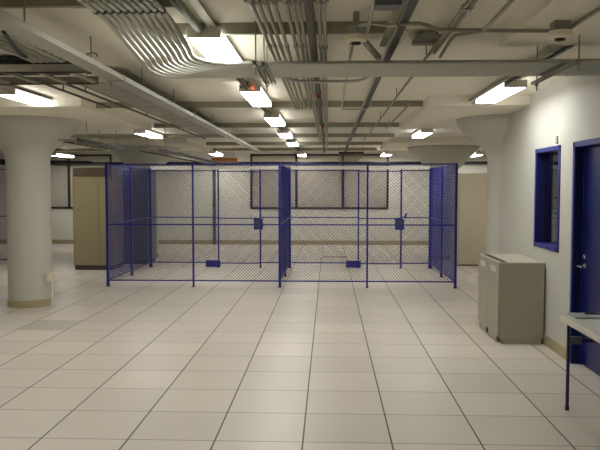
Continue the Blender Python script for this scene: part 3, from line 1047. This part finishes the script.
# black ladder trays above / beside the left cage
def black_tray(label, pa, pb, za, w):
    a, b_ = at_z(pa[0], pa[1], za), at_z(pb[0], pb[1], za)
    b_.x = a.x
    r = thing('ladder_tray', label, 'cable tray', ((a.x + b_.x) / 2, (a.y + b_.y) / 2, za), 'black ladder trays')
    for s in (-w / 2, w / 2):
        MB().bar((a.x + s, a.y, za), (b_.x + s, b_.y, za), .02, .05).build('side_rail', 'black', r)
    n = int((b_.y - a.y) / .3)
    for i in range(n + 1):
        y = a.y + (b_.y - a.y) * i / n
        MB().box(a.x - w / 2, a.x + w / 2, y - .012, y + .012, za - .015, za + .01).build('rung', 'galv', r)
    for y in (a.y + .4, b_.y - .4):
        for s in (-w / 2, w / 2):
            MB().tube([(a.x + s, y, za - .03), (a.x + s, y, ZP if False else ZC)], .006, 6).build('rod', 'strut', r)
    return r


black_tray('black ladder tray hung above the back of the left cage', (150, 150), (214, 164.6), Z(.62), .32)
black_tray('black ladder tray behind the left column, above the tan cabinet', (67, 139.5), (112, 148.3), Z(.70), .30)
yv = at_y(60, 160, 20.0)
r = thing('ladder_tray', 'black ladder tray low over the left far window', 'cable tray', (-7.0, 19, Z(.72)), 'black ladder trays')
for s in (-.15, .15):
    MB().bar((-9.5, 19.4 + s, Z(.76)), (Xat(92, 19.4, 160), 19.4 + s, Z(.70)), .02, .07).build('side_rail', 'black', r)
for i in range(12):
    x = -9.3 + .26 * i
    MB().box(x - .012, x + .012, 19.25, 19.55, Z(.735) - .02, Z(.745)).build('rung', 'galv', r)
for x in (-8.9, -6.9):
    MB().tube([(x, 19.25, Z(.70)), (x, 19.25, ZC)], .007, 6).build('rod', 'strut', r)

# orange fibre duct
a, b_ = at_y(212, 158, 19.0), at_y(237, 161.6, 19.0)
r = thing('orange_duct', 'orange cable duct piece hanging near the far wall above the left cage', 'duct', ((a.x + b_.x) / 2, 19.0, b_.z))
MB().prism([(-.06, 0), (.06, 0), (.06, a.z - b_.z), (.05, a.z - b_.z), (.05, .01), (-.05, .01), (-.05, a.z - b_.z), (-.06, a.z - b_.z)], (a.x, 19.0, b_.z), (b_.x, 19.0, b_.z), (0, 1, 0)).build('channel', 'orange', r)
for x in (a.x + .1, b_.x - .1):
    MB().tube([(x, 19.0, b_.z), (x, 19.0, ZC)], .006, 6).build('rod', 'strut', r)

# wire basket drop near the far window
a = at_y(339, 152.5, 18.2); b_ = at_y(364, 163, 18.2)
r = thing('hanging_cable_basket', 'dark wire basket drop hanging in front of the far window', 'cable basket', ((a.x + b_.x) / 2, 18.2, b_.z))
m = MB()
y = 18.2
for i in range(9):
    t = i / 8
    xt = a.x + (b_.x - a.x) * t
    xb = a.x + (b_.x - a.x) * (t * .68)
    m.tube([(xt, y + .18, a.z), (xb, y, b_.z)], .009, 5)
for i in range(6):
    t = i / 5
    zt = a.z + (b_.z - a.z) * t
    x1 = b_.x - (b_.x - a.x) * .32 * t
    m.tube([(a.x, y + .18 * (1 - t), zt), (x1, y + .18 * (1 - t), zt)], .009, 5)
m.build('wire_grid', 'strut', r)
MB().bar((a.x, y, b_.z), (a.x + (b_.x - a.x) * .7, y, b_.z), .08, .05).build('bottom_bar', 'darkpipe', r)
MB().bar((a.x, y + .18, a.z), (b_.x, y + .18, a.z), .05, .05).build('top_bar', 'darkpipe', r)
MB().tube([(a.x, y + .18, a.z), (a.x, y + .18, ZC)], .008, 6).build('rod', 'strut', r)
MB().tube([(b_.x, y + .18, a.z), (b_.x, y + .18, ZC)], .008, 6).build('rod', 'strut', r)

# ------------------------------------------------------------------ recycling cabinet by the right wall
bx0 = at_z(498, 344, 0).x
by0 = at_z(498, 344, 0).y
by1 = at_z(478.5, 325.5, 0).y
bx1 = XW - .02
bh = at_y(500, 263.5, by0).z
r = thing('waste_cabinet', 'putty-coloured two-door waste cabinet standing against the right wall', 'waste cabinet', ((bx0 + bx1) / 2, (by0 + by1) / 2, 0))
MB().box(bx0 + .012, bx1, by0, by1, .06, bh).box(bx0 + .05, bx1 - .02, by0, by1 - .02, 0, .06).build('body', 'bin', r, bevel=.005)
L = (by1 - by0) / 2
for i in range(2):
    ya, yb2 = by0 + i * L + .004, by0 + (i + 1) * L - .004
    d = MB().box(bx0 - .004, bx0 + .012, ya, yb2, .085, bh - .005).build('door', 'bin', r, bevel=.003)
    ym = (ya + yb2) / 2
    MB().box(bx0 - .007, bx0 - .004, ym - .13, ym + .13, bh - .115, bh - .05).build('label_plate', 'paper', d)['label'] = 'white paper label'
    MB().box(bx0 + .004, bx0 + .012, ya + .02, ya + .09, .02, .075).build('foot_notch', 'seam', r)
    MB().box(bx0 + .012, bx0 + .05, ya + .13, yb2, .0, .06).build('foot_rail', 'bin', r)
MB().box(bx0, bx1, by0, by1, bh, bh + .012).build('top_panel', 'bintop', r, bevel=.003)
MB().box(bx0 + .03, bx0 + .10, by0 + .02, by1 - .10, bh + .012, bh + .0135).build('slot', 'seam', r)['label'] = 'long dark disposal slot in the top'

# ------------------------------------------------------------------ folding table
tz = .74
tc_ = at_z(560, 315, tz)
tx0, ty1 = tc_.x, tc_.y
tx1, ty0 = XW - .02, tc_.y - 1.83
r = thing('folding_table', 'grey-topped folding table with indigo steel legs in the lower right corner', 'table', ((tx0 + tx1) / 2, (ty0 + ty1) / 2, 0))
MB().box(tx0 + .012, tx1 - .012, ty0 + .012, ty1 - .012, tz - .028, tz).build('tabletop', 'tabletop', r)
e = MB()
e.box(tx0, tx1, ty1 - .012, ty1, tz - .045, tz + .001).box(tx0, tx1, ty0, ty0 + .012, tz - .045, tz + .001)
e.box(tx0, tx0 + .012, ty0, ty1, tz - .045, tz + .001).box(tx1 - .012, tx1, ty0, ty1, tz - .045, tz + .001)
e.build('edge_band', 'tableedge', r, bevel=.003)
lx = at_z(567, 410, 0)
for yy in (lx.y, ty0 + .25):
    for xx in (lx.x, tx1 - .09):
        l = MB().tube([(xx, yy, .012), (xx, yy, tz - .03)], .0135, 12).build('leg', 'tableleg', r)
        MB().tube([(xx, yy, 0), (xx, yy, .03)], .017, 12).build('rubber_foot', 'black', l)
    MB().box(lx.x - .01, tx1 - .08, yy - .006, yy + .006, tz - .20, tz - .17).build('leg_brace', 'tableleg', r)
    s = 1 if yy < lx.y - .5 else -1
    MB().tube([((lx.x + tx1) / 2 - .06, yy, tz - .185), ((lx.x + tx1) / 2 - .06, yy + s * .35, tz - .03)], .009, 8).build('fold_strut', 'tableleg', r)
    MB().box(lx.x + .01, lx.x + .10, yy - .012, yy + .012, tz - .215, tz - .155).build('bracket', 'device', r, bevel=.002)
# grey folder on the table
p = at_z(576, 319, tz)
r = thing('notebook', 'flat grey notebook with a black pen on it, lying on the folding table', 'notebook', (p.x + .15, p.y + .08, tz + .001))
MB().box(p.x, p.x + .30, p.y, p.y + .19, tz + .001, tz + .016).build('cover', 'notebook', r, bevel=.003)
MB().box(p.x + .004, p.x + .296, p.y + .004, p.y + .186, tz + .004, tz + .0135).build('pages', 'paper', r)
MB().tube(bez((p.x + .11, p.y + .11, tz + .021), (p.x + .15, p.y + .14, tz + .024), (p.x + .2, p.y + .12, tz + .024), (p.x + .28, p.y + .06, tz + .021), 8), .006, 8).build('pen', 'black', r)

# ------------------------------------------------------------------ room number above the window
p = at_x(557.3, 140.5, XW)
cu = bpy.data.curves.new('number_sign', 'FONT')
cu.body = '15'
cu.size = .115
cu.extrude = .001
cu.offset = .004
cu.align_x = 'CENTER'; cu.align_y = 'CENTER'
tmp = bpy.data.objects.new('tmp_text', cu)
COL.objects.link(tmp)
dg = bpy.context.evaluated_depsgraph_get()
me = bpy.data.meshes.new_from_object(tmp.evaluated_get(dg))
bpy.data.objects.remove(tmp)
me.materials.append(M['ink'])
r = thing('number_sign', 'small sign reading 15 on the right wall above the blue window', 'sign', (XW, p.y, p.z))
MB().box(XW - .003, XW, p.y - .085, p.y + .085, p.z - .055, p.z + .055).build('plate', 'white', r)
o = bpy.data.objects.new('digits', me)
COL.objects.link(o)
o.parent = r
o.location = (-.0045, 0, 0)
o.rotation_euler = (math.pi / 2, 0, -math.pi / 2)

# ------------------------------------------------------------------ office behind the window: a shelving rack
ya = 9.0
x0, x1 = Xat(552, ya, 200), Xat(559, ya, 200) + .45
r = thing('storage_rack', 'beige storage rack seen through the blue window', 'rack', ((x0 + x1) / 2, ya + .2, 0))
f = MB()
for x in (x0, x1):
    for y in (ya, ya + .4):
        f.box(x - .015, x + .015, y - .015, y + .015, 0, 2.1)
f.build('upright', 'tandark', r)
for z in (.3, 1.05, 1.42, 1.62, 2.05):
    MB().box(x0, x1, ya, ya + .4, z - .015, z + .015).build('shelf', 'black', r)
MB().box(x0 + .02, x1 - .02, ya + .03, ya + .38, 1.07, 1.40).box(x0 + .02, x1 - .02, ya + .03, ya + .38, 1.44, 1.60).box(x0 + .02, x1 - .02, ya + .03, ya + .38, 1.64, 2.03).build('panel', 'tan', r)

# floor grille tile inside the right cage
p = at_z(335, 257, 0)
r = MB().box(p.x - .3, p.x + .3, p.y - .1, p.y + .1, .0005, .004)
for i in range(12):
    xx = p.x - .27 + i * .049
    r.box(xx - .012, xx + .012, p.y - .08, p.y + .08, .004, .006)
tag(r.build('floor_grille', 'tandark'), 'flat tan floor grille behind the right cage', 'floor vent')

# ------------------------------------------------------------------ world and view
w = bpy.data.worlds.new('world')
sc.world = w
w.use_nodes = True
bg = w.node_tree.nodes['Background']
bg.inputs['Color'].default_value = (0.9, 0.95, 1.0, 1)
bg.inputs['Strength'].default_value = 0.02
sc.view_settings.view_transform = 'Standard'
sc.view_settings.look = 'None'
sc.view_settings.exposure = 0.0

sc.cycles.denoising_prefilter = 'NONE'
